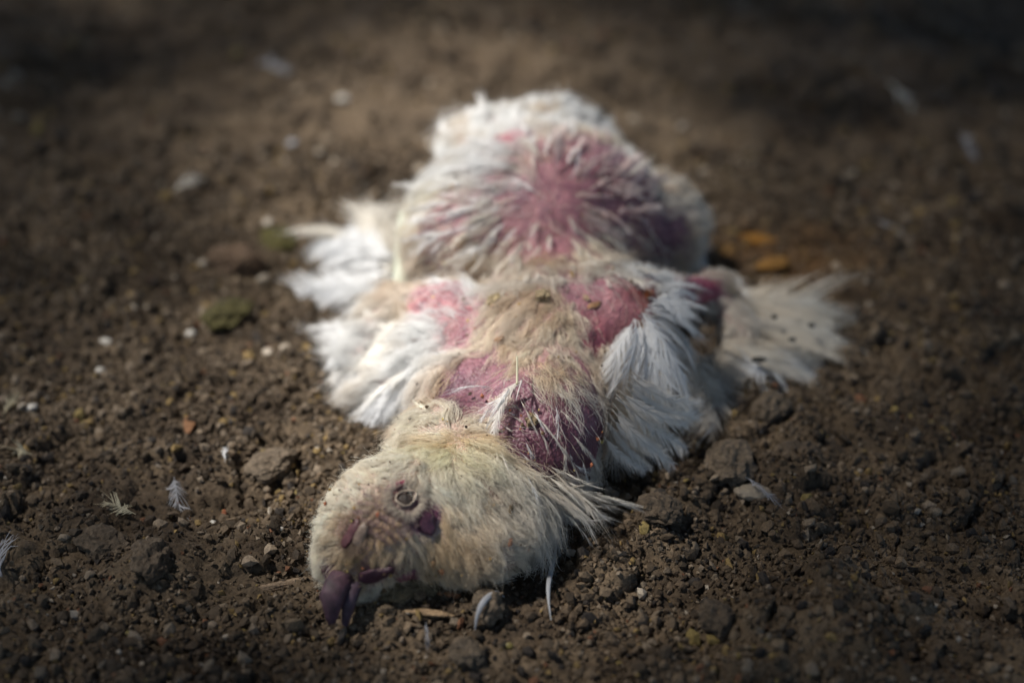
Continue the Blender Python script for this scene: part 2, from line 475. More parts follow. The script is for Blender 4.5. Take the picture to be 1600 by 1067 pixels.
def grow(n, clump_n, K, radius, r, lenmul=1.0, clumping=.75, keep=None, curl=.12, tintv=.12, thin=1.0, bias=0.0, liftmul=1.0, shrink=0.0):
    p, nn = sample_roots(n, r)
    m, _ = bare_at(p)
    dens = np.clip(1.15 - 1.5 * m + .6 * fbm(p * 240, 2, 21) + bias, 0.012, 1)
    ok = r.random(n) < dens
    if keep is not None: ok &= keep(p)
    p, nn = p[ok], nn[ok]
    D, L, Cc, Li = guides_at(p)
    Li = Li * liftmul
    n = len(p)
    # clumps
    cp, cn = sample_roots(clump_n, r)
    cD, cL, cC, cLi = guides_at(cp)
    cLi = cLi * liftmul
    cj = r.normal(0, .40, cp.shape)
    cL = cL * r.uniform(.6, 1.3, len(cp))
    cC = cC * (1 + r.normal(0, tintv, (len(cp), 1)))
    kd = kdtree.KDTree(len(cp))
    for i, c in enumerate(cp): kd.insert(Vector(c), i)
    kd.balance()
    ci = np.array([kd.find(Vector(q))[1] for q in p])
    p = p + (cp[ci] - p) * shrink * r.random((n, 1))
    def lay(D, N, j):
        D = D + j * np.linalg.norm(D, axis=1)[:, None]
        t = D - (D * N).sum(1)[:, None] * N
        return t / (np.linalg.norm(t, axis=1)[:, None] + 1e-6)
    T = lay(D, nn, r.normal(0, .22, p.shape))
    cT = lay(cD, cn, cj)
    L = L * lenmul * r.uniform(.55, 1.2, n) * (.45 + .55 * cL[ci] / (cL[ci].mean() + 1e-9) * 1.0).clip(.6, 1.4)
    cLm = cL * lenmul
    t = np.linspace(0, 1, K)[None, :, None]
    def path(p, T, N, L, Li):
        up = Li[:, None, None] * (t * 1.2 - t * t * .95) * N[:, None, :]
        return p[:, None, :] + L[:, None, None] * (T[:, None, :] * t * (1 - .15 * Li[:, None, None]) + up + np.array([0, 0, -.10]) * t * t)
    own = path(p, T, nn, L, Li)
    axis = path(cp, cT, cn, cLm, cLi)[ci]
    wv = r.normal(0, 1, (n, 1, 3)) * curl * L[:, None, None] * t * t + r.normal(0, .035, (n, K, 3)) * L[:, None, None] * t
    w = clumping * (t ** 1.3)
    pts = own * (1 - w) + axis * w + wv
    pts[..., 2] = np.maximum(pts[..., 2], .0008)
    rad = radius * r.uniform(.7, 1.3, (n, 1)) * (1 - .75 * t[:, :, 0] ** 1.5) * np.ones((n, K))
    colr = .35 * Cc + .65 * cC[ci]
    colr = colr * (1 + r.normal(0, .08, (n, 1)))
    dirt = np.clip(fbm(p * 70, 3, 31) * 1.9, 0, 1)[:, None]
    colr = colr * (1 - dirt) + colr * np.array([.76, .64, .50]) * dirt
    return pts, rad, np.clip(colr, .02, .92)

r2 = np.random.default_rng(5)
def cat3(a):
    return [np.concatenate(x) for x in zip(*a)]
headc = P(600, 820, .018)
KEEP_OUT = [(hit(633, 781), .0048), (hit(552, 834), .0034), (hit(565, 834), .0022), (hit(667, 806), .0032), (hit(666, 822), .0032), (hit(625, 757), .0018), (hit(638, 894), .0022), (hit(590, 893), .0030), (hit(530, 900), .0040)]
def clear(p):
    k = np.ones(len(p), bool)
    for c_, r_ in KEEP_OUT: k &= ((p - c_) ** 2).sum(1) > r_ * r_ * (1 + .25 * vnoise(p * 900, 7))
    return k
def on_head(p): return (((p - headc) ** 2).sum(1) < .033 ** 2)
def head_clear(p): return on_head(p) & clear(p)
sets = [
    grow(150000, 3000, 6, .000070, r2, 1.0, .93, shrink=.85, keep=lambda p: ~on_head(p)),
    grow(90000, 1200, 6, .000068, r2, 1.25, .93, curl=.2, keep=lambda p: ~on_head(p), bias=-.1, shrink=.75, liftmul=1.5),
    grow(60000, 9000, 6, .00005, r2, .6, .3, curl=.3, bias=.15),
]
ps = cat3(sets)
make_curves('down', *ps, M_down, bird)
hs = [grow(340000, 9000, 5, .000058, r2, 1.15, .85, keep=head_clear, curl=.14, tintv=.14, shrink=.5, liftmul=1.2), grow(60000, 9000, 5, .00004, r2, 1.25, .2, keep=head_clear, curl=.25, liftmul=1.4)]
make_curves('head_down', *cat3(hs), M_down, bird)

# ------------------------------------------------------------------ ground
def height(x, y):
    p3 = np.stack([x, y, np.zeros_like(x)], 1)
    h = .007 * fbm(p3 * 9, 3, 40) + .0030 * fbm(p3 * 38, 3, 41)
    wx = x + .004 * vnoise(p3 * 90, 50); wy = y + .004 * vnoise(p3 * 90, 51)
    f1, f2, c = worley(wx / .020, wy / .020, 1)
    big = np.clip(1 - f1 * 1.25, 0, 1) ** .5 * (c > .62) * (.3 + c)
    h += .0048 * big
    f1, f2, c = worley(wx / .0085, wy / .0085, 2)
    h += .0026 * np.clip(1 - f1 * 1.3, 0, 1) ** .6 * c - .0012 * np.clip(1 - (f2 - f1) * 6, 0, 1)
    f1, f2, c = worley(wx / .0036, wy / .0036, 3)
    h += .0014 * np.clip(1 - f1 * 1.3, 0, 1) ** .6 * c
    f1, f2, c = worley(x / .0019, y / .0019, 4)
    h += .0008 * np.clip(1 - f1 * 1.3, 0, 1) ** .7 * c
    # flattened under the bird, banked up in front of the head
    d = sdf(np.stack([x, y, np.full_like(x, .006)], 1), .007) if len(x) < 2_000_000 else 1
    s = np.clip(d / .02, 0, 1)
    h = h * (.35 + .65 * s)
    for px, py, a, rr in ((640, 925, .0065, .013), (740, 925, .006, .014), (590, 945, .004, .011), (1230, 730, .005, .012), (1300, 985, .017, .030), (1150, 735, .005, .013), (1035, 790, .006, .012), (370, 415, .006, .014), (200, 890, .005, .02), (250, 880, .004, .015)):
        c0 = P(px, py, .004)
        h = h + a * np.exp(-((x - c0[0]) ** 2 + (y - c0[1]) ** 2) / rr ** 2)
    far = np.clip((np.hypot(x, y - .6) - 1.0) / .5, 0, 1)
    return h * (1 - far) - .004

def axis(segs):
    out = [segs[0][0]]
    for a, b, st in segs:
        n = max(1, int(round((b - a) / st)))
        out += list(a + (b - a) * (np.arange(n) + 1) / n)
    return np.array(out)
gx = axis([(-30, -6, 3), (-6, -1.2, .4), (-1.2, -.55, .03), (-.55, -.30, .0032), (-.30, .30, .0011), (.30, .55, .0032), (.55, 1.2, .03), (1.2, 6, .4), (6, 30, 3)])
gy = axis([(-30, -4, 3), (-4, -.6, .4), (-.6, .1, .03), (.1, .27, .004), (.27, .58, .0011), (.58, .8, .0024), (.8, 1.1, .004), (1.1, 2, .03), (2, 6, .4), (6, 30, 3)])
GX, GY = np.meshgrid(gx, gy, indexing='ij')
X, Y = GX.ravel(), GY.ravel()
Z = np.concatenate([height(a, b) for a, b in zip(np.array_split(X, 8), np.array_split(Y, 8))])
ni, nj = len(gx), len(gy)
I = np.arange(ni * nj).reshape(ni, nj)
gf = np.stack([I[:-1, :-1].ravel(), I[1:, :-1].ravel(), I[1:, 1:].ravel(), I[:-1, 1:].ravel()], 1)
gme = mesh_from('ground', np.stack([X, Y, Z], 1), gf)
def soil_colour(x, y):
    p3 = np.stack([x, y, np.zeros_like(x)], 1)
    a = np.clip(fbm(p3 * 60, 4, 60) * .9 + .5, 0, 1)[:, None]
    b = np.clip(fbm(p3 * 12, 3, 61) * .9 + .5, 0, 1)[:, None]
    c = np.array([.058, .040, .025]) * (1 - a) + np.array([.135, .098, .063]) * a
    c = c * (.75 + .5 * b)
    o = P(1200, 400, 0)
    w = np.clip(np.exp(-(((x - o[0]) / .05) ** 2 + ((y - o[1]) / .03) ** 2)) * (1 + fbm(p3 * 80, 3, 66)), 0, 1)[:, None]
    return c * (1 - .6 * w) + np.array([.13, .06, .015]) * .6 * w
vcol(gme, soil_colour(X, Y))
ground = tag(link('ground', gme, M_soil), kind='structure')

# crumbs of soil
ph = (1 + 5 ** .5) / 2
ico = np.array([(-1, ph, 0), (1, ph, 0), (-1, -ph, 0), (1, -ph, 0), (0, -1, ph), (0, 1, ph), (0, -1, -ph), (0, 1, -ph), (ph, 0, -1), (ph, 0, 1), (-ph, 0, -1), (-ph, 0, 1)]) / math.hypot(1, ph)
icof = np.array([(0, 11, 5), (0, 5, 1), (0, 1, 7), (0, 7, 10), (0, 10, 11), (1, 5, 9), (5, 11, 4), (11, 10, 2), (10, 7, 6), (7, 1, 8), (3, 9, 4), (3, 4, 2), (3, 2, 6), (3, 6, 8), (3, 8, 9), (4, 9, 5), (2, 4, 11), (6, 2, 10), (8, 6, 7), (9, 8, 1)])
octv = np.array([(1, 0, 0), (-1, 0, 0), (0, 1, 0), (0, -1, 0), (0, 0, 1), (0, 0, -1)], float)
octf = np.array([(4, 0, 2), (4, 2, 1), (4, 1, 3), (4, 3, 0), (5, 2, 0), (5, 1, 2), (5, 3, 1), (5, 0, 3)])

def rotmats(n, r):
    q = r.normal(0, 1, (n, 4)); q /= np.linalg.norm(q, axis=1)[:, None]
    w, x, y, z = q.T
    return np.stack([1 - 2 * (y * y + z * z), 2 * (x * y - z * w), 2 * (x * z + y * w), 2 * (x * y + z * w), 1 - 2 * (x * x + z * z), 2 * (y * z - x * w), 2 * (x * z - y * w), 2 * (y * z + x * w), 1 - 2 * (x * x + y * y)], 1).reshape(-1, 3, 3)

def crumbs(name, n, x0, x1, y0, y1, smin, smax, power, base, faces, r, sink=.25):
    x = r.uniform(x0, x1, n); y = r.uniform(y0, y1, n)
    # clustered: fewer on the crusted patches
    dn = fbm(np.stack([x, y, np.zeros(n)], 1) * 28, 3, 71)
    keep = r.random(n) < np.clip(.65 + dn, .15, 1)
    inside = sdf(np.stack([x, y, np.full(n, .005)], 1)) < .001
    keep &= ~inside
    # only what lies near the field of view
    keep &= (np.abs(x) < .12 + .52 * y)
    x, y = x[keep], y[keep]; n = len(x)
    s = smin + (smax - smin) * r.random(n) ** power
    z = height(x, y)
    v = base[None] * r.uniform(.65, 1.25, (n, len(base), 1))
    v = v * np.stack([np.ones(n), r.uniform(.55, 1, n), r.uniform(.35, .85, n)], 1)[:, None, :]
    Rm = rotmats(n, r)
    v = np.einsum('nij,nkj->nki', Rm, v) * s[:, None, None]
    v += np.stack([x, y, z + s * (.5 - sink)], 1)[:, None, :]
    f = faces[None] + (np.arange(n) * len(base))[:, None, None]
    me = mesh_from(name, v.reshape(-1, 3), f.reshape(-1, 3), smooth=False)
    c = soil_colour(x, y) * r.uniform(.5, 1.55, (n, 1))
    u = r.random(n)
    c[u < .10] = np.array([.20, .155, .11]) * r.uniform(.7, 1.2, ((u < .10).sum(), 1))
    m = (u > .10) & (u < .135); c[m] = (.22, .15, .06)
    m = (u > .135) & (u < .138); c[m] = (.22, .165, .06)
    m = (u > .145) & (u < .155); c[m] = (.16, .075, .04)
    m = (u > .165) & (u < .174); c[m] = (.34, .29, .23)
    m = (u > .178) & (u < .25); c[m] = (.030, .024, .020)
    vcol(me, np.repeat(c, len(base), 0))
    return link(name, me, M_crumb)
r3 = np.random.default_rng(21)
tag(crumbs('soil_grains', 150000, -.30, .30, .27, .62, .00045, .0016, 1.9, octv, octf, r3), 'fine brown soil grains strewn over the ground', 'soil', kind='stuff')
tag(crumbs('soil_crumbs', 36000, -.34, .34, .24, .70, .0010, .0032, 2.6, ico, icof, r3), 'crumbly brown and tan soil bits covering the ground', 'soil', kind='stuff')
tag(crumbs('far_soil_crumbs', 15000, -.75, .75, .60, 1.35, .0018, .0055, 3.0, ico, icof, r3), 'coarse soil crumbs on the ground behind the bird', 'soil', kind='stuff')
# ------------------------------------------------------------------ feathers
def feather_mesh(name, r, aspect=.4, side=.0, curl=.18, split=1.0, downy=0.0, tint=(.85, .85, .85), tipt=None, nb=42):
    """one feather, 1 long along +Y: shaft, and barbs that zip into two vanes with splits"""
    V, F, Ct = [], [], []
    def shaft(s):
        return np.array([side * s * s, s, -curl * s * s + .04 * math.sin(3 * s)])
    def tang(s):
        d = shaft(s + .01) - shaft(s - .01)
        return d / np.linalg.norm(d)
    tip = np.array(tint if tipt is None else tipt); tint = np.array(tint)
    # shaft: a three-sided tapering quill
    K = 10
    for i in range(K + 1):
        s = i / K * .97
        w = .011 * (1 - .85 * s)
        c = shaft(s)
        for a in (90, 210, 330):
            V.append(c + w * np.array([math.cos(R(a)), 0, math.sin(R(a))])); Ct.append(tint * .96)
    for i in range(K):
        for j in range(3):
            a, b = i * 3 + j, i * 3 + (j + 1) % 3
            F.append((a, b, b + 3, a + 3))
    for sd in (-1, 1):
        off, lift = 0, 0
        run = 0
        for i in range(nb):
            if run <= 0:
                run = r.integers(3, 9); ctr = i + run / 2; off = r.normal(0, .16) * split; lift = r.normal(0, .03) * split
            run -= 1
            s = .10 + .88 * i / (nb - 1)
            prof = (math.sin(math.pi * min(1, (s + .05) * .62 + .12)) ** .7) * (1 - max(0, (s - .72) / .28) ** 2 * .6) * min(1, (s - .02) / .18)
            ang = R(46 - 28 * s) + off * .7 + r.normal(0, .05 + .35 * downy)
            L = aspect * .5 * prof / max(.35, math.sin(ang)) * r.uniform(.86, 1.08)
            t = tang(s); n = np.array([0, 0, 1.]); x = np.cross(t, n) * sd
            d = x * math.sin(ang) + t * math.cos(ang)
            o = shaft(s)
            w0 = .88 / nb * (1.1 - .45 * downy)
            bend = r.normal(0, .12 + .5 * downy)
            base = len(V)
            for k in range(4):
                q = k / 3
                c = o + d * L * q + t * (L * q * q * (.22 + bend) + (ctr - i) * .88 / nb * .75 * q * q) + n * (lift * q - .18 * L * q * q + r.normal(0, .004 + .03 * downy) * q)
                w = w0 * (1.0 if k < 2 else (.75 if k == 2 else .12))
                V.append(c - t * w * .5); V.append(c + t * w * .5)
                cc = (tint * (1 - s) + tip * s) * r.uniform(.93, 1.05)
                Ct += [cc, cc]
            for k in range(3):
                a = base + 2 * k
                F.append((a, a + 1, a + 3, a + 2))
    me = mesh_from(name, np.array(V), np.array(F))
    vcol(me, np.clip(np.array(Ct), 0, .92))
    me.materials.append(M_vane)
    return me

rf = np.random.default_rng(77)
W1 = (.85, .85, .85); W2 = (.84, .85, .87); C1 = (.84, .79, .70); T1 = (.62, .54, .44)
def fset(n, **k):
    out = []
    for i in range(n):
        kk = dict(k); kk['side'] = k.get('side', 0) + rf.normal(0, .08)
        kk['aspect'] = k.get('aspect', .4) * rf.uniform(.8, 1.2)
        out.append(feather_mesh('feather', rf, **kk))
    return out
F_covert = fset(5, aspect=.46, tint=W1, split=1.1, curl=.22, nb=70)
F_white = fset(5, aspect=.42, tint=W1, tipt=W2, split=1.2, downy=.15, nb=60)
F_soft = fset(5, aspect=.66, tint=C1, tipt=W1, split=.9, downy=.3, nb=50)
F_tip = fset(5, aspect=.62, tint=(.72, .63, .51), tipt=(.86, .83, .76), split=.6, downy=.12, nb=60, curl=.1)
F_cream = fset(4, aspect=.36, tint=C1, tipt=(.80, .77, .72), split=1.2, downy=.2)
F_sec = fset(5, aspect=.19, side=-.42, tint=(.78, .72, .65), tipt=(.88, .87, .84), split=.4, curl=.1, nb=60)
F_tan = fset(4, aspect=.5, tint=T1, tipt=(.72, .68, .62), split=1.4, downy=.5)
F_small = fset(4, aspect=.55, tint=W1, split=1.8, downy=.3, nb=26)

def frame_of(b, e, up, roll=0.0, wscale=1.0):
    y = e - b; L = np.linalg.norm(y); y = y / L
    x = np.cross(y, up); x /= np.linalg.norm(x) + 1e-9
    z = np.cross(x, y)
    x, z = x * math.cos(roll) + z * math.sin(roll), z * math.cos(roll) - x * math.sin(roll)
    m = Matrix.Identity(4)
    for i in range(3):
        m[i][0] = x[i] * L * wscale; m[i][1] = y[i] * L; m[i][2] = z[i] * L; m[i][3] = b[i]
    return m

def poly(pts, t):
    pts = [np.array(p, float) for p in pts]
    if len(pts) == 1: return pts[0]
    f = min(max(t, 0), .9999) * (len(pts) - 1); i = int(f)
    return pts[i] * (1 - (f - i)) + pts[i + 1] * (f - i)

def fan(parent, n, bases, tips, meshes, jit=5, zj=.002, roll=.25, up=(0, -.25, 1), wscale=1.0, lj=.12):
    for i in range(n):
        t = (i + rf.uniform(-.4, .4)) / max(1, n - 1)
        b = poly(bases, t); e = poly(tips, t)
        b = b + np.array([rf.normal(0, jit * .6), rf.normal(0, jit * .6), rf.normal(0, zj * .5)])
        e = e + np.array([rf.normal(0, jit), rf.normal(0, jit), rf.normal(0, zj)])
        B = P(b[0], b[1], max(b[2], .001)); E = P(e[0], e[1], max(e[2], .0005))
        E = B + (E - B) * rf.uniform(1 - lj, 1 + lj)
        link('feather', meshes[rf.integers(len(meshes))], parent=parent, mtx=frame_of(B, E, np.array(up, float), rf.normal(0, roll), wscale * rf.uniform(.85, 1.15)))

def part(name, label=None, parent=bird):
    o = bpy.data.objects.new(name, None); col.objects.link(o); o.parent = parent; o.empty_display_size = .01
    if label: o['label'] = label
    return o

wing_r = part('wing', 'right wing with bright white coverts')
fan(wing_r, 8, [(985, 540, .026), (1010, 520, .030), (1040, 500, .030)], [(975, 640, .012), (1030, 665, .014), (1085, 640, .012), (1115, 590, .014)], F_tan, jit=8, lj=.2)
fan(wing_r, 15, [(942, 675, .025), (955, 640, .032), (970, 605, .038), (990, 580, .040)], [(990, 757, .005), (1030, 742, .008), (1062, 708, .012), (1072, 662, .016)], F_sec, jit=6, zj=.0015, roll=.35, lj=.08)
fan(wing_r, 5, [(935, 640, .024), (960, 590, .03)], [(965, 720, .010), (1035, 690, .010)], F_cream, jit=8)
fan(wing_r, 3, [(1000, 560, .034), (1030, 540, .036)], [(1005, 630, .026), (1050, 640, .022), (1085, 610, .022)], F_white, jit=6)
fan(wing_r, 10, [(1000, 492, .047), (1015, 480, .047)], [(1072, 560, .034), (1096, 515, .036), (1084, 478, .040), (1072, 440, .044)], F_covert, jit=4, lj=.15)
fan(wing_r, 9, [(985, 505, .047), (1006, 492, .048)], [(945, 560, .040), (975, 582, .037), (1005, 598, .034), (1040, 602, .032), (1068, 588, .032)], F_covert, jit=4, lj=.12)
fan(wing_r, 6, [(1010, 470, .048), (1030, 452, .046)], [(1078, 500, .040), (1075, 430, .044)], F_small, jit=4)

hand_r = part('wing_tip', 'outer part of the right wing spread flat on the soil')
fan(hand_r, 10, [(1130, 550, .008), (1140, 520, .010)], [(1150, 625, .002), (1205, 600, .003), (1262, 580, .004)], F_white, jit=7)
fan(hand_r, 24, [(1128, 545, .010), (1125, 505, .013), (1135, 455, .016)], [(1235, 562, .006), (1278, 530, .008), (1290, 495, .010), (1258, 478, .012), (1200, 462, .013)], F_tip, jit=4, wscale=1.15, lj=.06)
fan(hand_r, 12, [(1115, 540, .012), (1125, 460, .016)], [(1180, 560, .010), (1220, 500, .012), (1180, 462, .014)], F_tip, jit=5)
fan(hand_r, 6, [(1120, 445, .016), (1150, 440, .015)], [(1150, 470, .016), (1165, 435, .014)], F_small, jit=5)
fan(hand_r, 2, [(1205, 575, .006)], [(1240, 625, .001), (1252, 612, .001)], F_white, jit=3, wscale=.5)
fan(hand_r, 12, [(1085, 570, .012), (1110, 540, .012)], [(1075, 655, .003), (1130, 650, .003), (1160, 600, .005)], F_tan, jit=8, wscale=1.2)

wing_l = part('wing', 'left wing with soft white feathers')
fan(wing_l, 13, [(680, 600, .020), (660, 555, .022), (640, 510, .020)], [(605, 660, .003), (555, 648, .003), (525, 622, .004), (510, 565, .006), (505, 515, .009)], F_white, jit=8, wscale=1.15)
fan(wing_l, 9, [(695, 590, .026), (680, 540, .030), (660, 500, .026)], [(640, 640, .010), (580, 630, .010), (550, 590, .012), (545, 540, .014), (560, 500, .016)], F_soft, jit=8, wscale=1.1)
fan(wing_l, 10, [(710, 570, .032), (690, 520, .032)], [(655, 615, .020), (610, 590, .020), (600, 535, .022)], F_white, jit=7)
fan(wing_l, 5, [(575, 560, .006), (560, 530, .007)], [(505, 590, .002), (490, 500, .004), (515, 490, .006)], F_small, jit=6, wscale=.8)

tail = part('tail', 'white feathers standing out behind the left wing')
fan(tail, 12, [(615, 455, .010), (622, 425, .012), (612, 400, .016)], [(520, 478, .003), (455, 452, .004), (462, 400, .006), (480, 345, .010), (520, 358, .014)], F_white, jit=9, wscale=1.0, lj=.2)
fan(tail, 8, [(605, 430, .010), (600, 400, .014)], [(500, 440, .006), (520, 380, .010), (560, 350, .012)], F_covert, jit=8)
fan(tail, 7, [(600, 450, .008), (608, 440, .010)], [(585, 300, .020), (600, 290, .022), (612, 330, .020)], F_cream, jit=6, wscale=.7)
fan(tail, 4, [(560, 380, .010), (530, 370, .01)], [(482, 335, .010), (478, 350, .010)], F_cream, jit=4, wscale=.6)

leg = part('thigh', 'right thigh fringed with white down')
fan(leg, 12, [(1030, 285, .030), (1065, 330, .022), (1078, 395, .010)], [(1062, 290, .030), (1098, 335, .020), (1102, 425, .004)], F_soft, jit=6, wscale=.8)
fan(leg, 8, [(1060, 310, .024), (1085, 370, .010)], [(1095, 350, .018), (1098, 430, .002)], F_white, jit=5, wscale=.5)
rump = part('rump_plumage')
fan(rump, 12, [(740, 205, .056), (780, 200, .058), (835, 205, .056)], [(705, 180, .050), (740, 160, .053), (795, 158, .053), (840, 166, .052)], F_small, jit=6, wscale=.8)
def on_skin(px, py, lift=.0012):
    p = hit(px, py); n = np.array(bvh.find_nearest(Vector(p))[1])
    if n[2] < -.2: n = -n
    return p + n * lift, n
F_tuft = [fset(3, aspect=.30, tint=t_, tipt=u_, split=1.6, downy=.35, nb=22) for t_, u_ in (((.84, .82, .80), W1), ((.80, .74, .64), (.86, .83, .78)), ((.62, .46, .44), (.78, .70, .66)))]
made = 0
while made < 285:
    px, py = rf.uniform(655, 1010), rf.uniform(165, 440)
    q = rf.random()
    dcx, dcy = px - 862, py - 315
    rr = math.hypot(dcx / 62, dcy / 75)
    if rf.random() > min(1, rr * .8 + .02): continue
    g_ = bvh.ray_cast(Vector((0, 0, CAM_H)), Vector(ray(px, py)).normalized())
    if g_[0] is None: continue
    p, n = on_skin(px, py, .0006)
    D, L, c_, li = guides_at(p[None])
    e = hit(px + dcx / max(1, abs(dcx) + abs(dcy)) * 14, py + dcy / max(1, abs(dcx) + abs(dcy)) * 14) - p
    e /= np.linalg.norm(e) + 1e-9
    d = .6 * e + .6 * D[0] / (np.linalg.norm(D[0]) + 1e-9)
    d = d - (d @ n) * n; d /= np.linalg.norm(d) + 1e-9
    d = d + n * rf.uniform(.10, .42) + rf.normal(0, .2, 3)
    w_ = np.clip((px - 740) / 220 + rf.normal(0, .25), 0, 1)
    b_ = np.clip((py - 300) / 100, 0, 1)
    grp = 0 if w_ + b_ * .6 < .45 else (1 if w_ < .62 or b_ > .5 else 2)
    if py < 220: grp = 0
    link('feather', F_tuft[grp][rf.integers(3)], parent=rump, mtx=frame_of(p, p + d * rf.uniform(.008, .014), n, rf.normal(0, .35), rf.uniform(.6, 1.1)))
    made += 1
# the white feather sticking from the bare shoulder, and broken quills
def one(parent, a, b, mesh, w=1.0, name='feather', up=(0, -.4, 1)):
    return link(name, mesh, parent=parent, mtx=frame_of(P(*a), P(*b), np.array(up, float), 0, w))
def quill(a, b, r0, r1, c, parent, name='quill', mid=None, mat=None):
    a, b = P(*a), P(*b); mid = (a + b) / 2 if mid is None else P(*mid)
    K, S = 10, 6; V = []; F = []
    for i in range(K + 1):
        t = i / K
        c0 = (1 - t) ** 2 * a + 2 * t * (1 - t) * mid + t * t * b
        d = 2 * (1 - t) * (mid - a) + 2 * t * (b - mid); d /= np.linalg.norm(d) + 1e-12
        x = np.cross(d, [0.3, .2, 1]); x /= np.linalg.norm(x); y = np.cross(d, x)
        rr = r0 + (r1 - r0) * t
        for j in range(S):
            V.append(c0 + rr * (math.cos(j * 2 * math.pi / S) * x + math.sin(j * 2 * math.pi / S) * y))
        if i:
            for j in range(S):
                F.append(((i - 1) * S + j, (i - 1) * S + (j + 1) % S, i * S + (j + 1) % S, i * S + j))
    me = mesh_from(name, np.array(V), np.array(F)); vcol(me, c)
    return link(name, me, mat or M_vane, parent)
breast = part('breast_plumage')
one(breast, (815, 594, .047), (740, 643, .038), F_sec[0], 1.5)
one(breast, (812, 600, .046), (745, 648, .037), F_small[1], .45)
one(breast, (800, 603, .046), (762, 655, .038), F_small[2], .3)
quill((808, 556, .052), (808, 600, .049), .0003, .00045, (.75, .72, .55), breast)
quill((815, 594, .047), (806, 625, .044), .0003, .0001, (.85, .8, .78), breast)
quill((775, 707, .036), (790, 752, .032), .0005, .0002, (.85, .82, .76), breast)
quill((782, 705, .036), (800, 748, .032), .0005, .0002, (.85, .80, .74), breast)
quill((836, 745, .026), (862, 762, .020), .0005, .0002, (.85, .82, .78), breast)
quill((833, 752, .024), (855, 772, .018), .0004, .0002, (.85, .82, .78), breast)
for i in range(34):
    px, py = rf.uniform(745, 915), rf.uniform(585, 735)
    p, n = on_skin(px, py); D = guides_at(p[None])[0][0]
    link('feather', F_cream[rf.integers(4)] if rf.random() < .6 else F_small[rf.integers(4)], parent=breast, mtx=frame_of(p, p + (D + .3 * n + rf.normal(0, .3, 3)) * rf.uniform(.006, .012), n, rf.normal(0, .4), rf.uniform(.2, .4)))
for i in range(26):       # ragged feathers at the throat
    px, py = rf.uniform(830, 900), rf.uniform(730, 800)
    p, n = on_skin(px, py); e = p + (P(px + 60, py + 35, .006) - P(px, py, .010)) * rf.uniform(.5, 1.1) + rf.normal(0, .002, 3)
    link('feather', F_cream[rf.integers(4)] if rf.random() < .5 else F_tan[rf.integers(4)], parent=breast, mtx=frame_of(p, e, n, rf.normal(0, .4), rf.uniform(.2, .45)))

# ------------------------------------------------------------------ face
def lump_mesh(name, radii, seed, amp=.15, freq=1.6, sub=2, colr=(.5, .4, .3), smooth=True, cvar=.15):
    import bmesh
    b = bmesh.new(); bmesh.ops.create_icosphere(b, subdivisions=sub, radius=1)
    v = np.array([x.co[:] for x in b.verts]); f = np.array([[q.index for q in x.verts] for x in b.faces]); b.free()
    d = 1 + amp * fbm(v * freq + seed * 7.1, 3, seed)
    v = v * d[:, None] * np.array(radii)
    me = mesh_from(name, v, f, smooth)
    vcol(me, np.clip(np.array(colr)[None] * (1 + cvar * fbm(v / max(radii) * 3 + seed, 3, seed + 3))[:, None], 0, .9))
    return me

M_wet = tinted('moist_skin', .5, 900, .6, 1.3, .0002, .5)
M_horn = tinted('horn', .62, 700, .7, 1.25, .0002, .45)
def face_piece(name, a, b, width, thick, colr, seed, mat=M_wet, lift=.0, label=None, amp=.5, parent=None):
    """a flattened lump lying on the skin from pixel a to pixel b"""
    pa, pb = hit(*a), hit(*b); c, n = on_skin((a[0] + b[0]) / 2, (a[1] + b[1]) / 2, lift)
    y = pb - pa; L = np.linalg.norm(y) / 2; y = y - (y @ n) * n; y /= np.linalg.norm(y); x = np.cross(y, n)
    me = lump_mesh(name, (width, L, thick), seed, amp, colr=colr, sub=3)
    m = Matrix.Identity(4)
    for i in range(3):
        m[i][0], m[i][1], m[i][2], m[i][3] = x[i], y[i], n[i], c[i]
    o = link(name, me, mat, parent or bird, mtx=m)
    if label: o['label'] = label
    return o
face_piece('ear_lobe', (657, 792), (675, 836), .0030, .0010, (.070, .022, .042), 3, lift=.0005, label='dark purple ear lobe')
face_piece('comb', (606, 764), (643, 752), .0011, .0010, (.20, .03, .06), 4, lift=.0006, label='small magenta comb')
ey = face_piece('eye', (619, 783), (647, 781), .0021, .0006, (.045, .032, .025), 5, lift=.0011)
face_piece('pupil', (626, 781), (640, 781), .0012, .0006, (.03, .022, .018), 6, lift=.0013)
# ring of the sunken eye
c, n = on_skin(633, 781, .0017)
V = []; F = []
xx = np.cross([0, 0, 1.], n); xx /= np.linalg.norm(xx); yy = np.cross(n, xx)
for i in range(28):
    a = i / 28 * 2 * math.pi
    rr = 1 + .08 * math.sin(3 * a + 1) + rf.normal(0, .03)
    q = c + xx * math.cos(a) * .0034 * rr + yy * math.sin(a) * .0024 * rr
    o_ = xx * math.cos(a) + yy * math.sin(a)
    for j in range(6):
        t = j / 6 * 2 * math.pi
        V.append(q + (o_ * math.cos(t) + n * math.sin(t)) * (.00042 + .00016 * math.sin(2.3 * a) + rf.normal(0, .00012)))
    for j in range(6):
        F.append((i * 6 + j, i * 6 + (j + 1) % 6, ((i + 1) % 28) * 6 + (j + 1) % 6, ((i + 1) % 28) * 6 + j))
me = mesh_from('eyelid', np.array(V), np.array(F)); vcol(me, (.33, .26, .20)); link('eyelid', me, M_wet, bird)
face_piece('nostril', (563, 812), (541, 855), .0020, .0009, (.085, .025, .03), 8, lift=.0012, label='dark reddish slit on the face')
face_piece('cere', (574, 815), (556, 856), .0021, .0011, (.17, .12, .09), 9, lift=.0009)
face_piece('wattle', (618, 902), (656, 888), .0019, .0009, (.15, .045, .07), 10, lift=.0008, label='purple pink wattle')
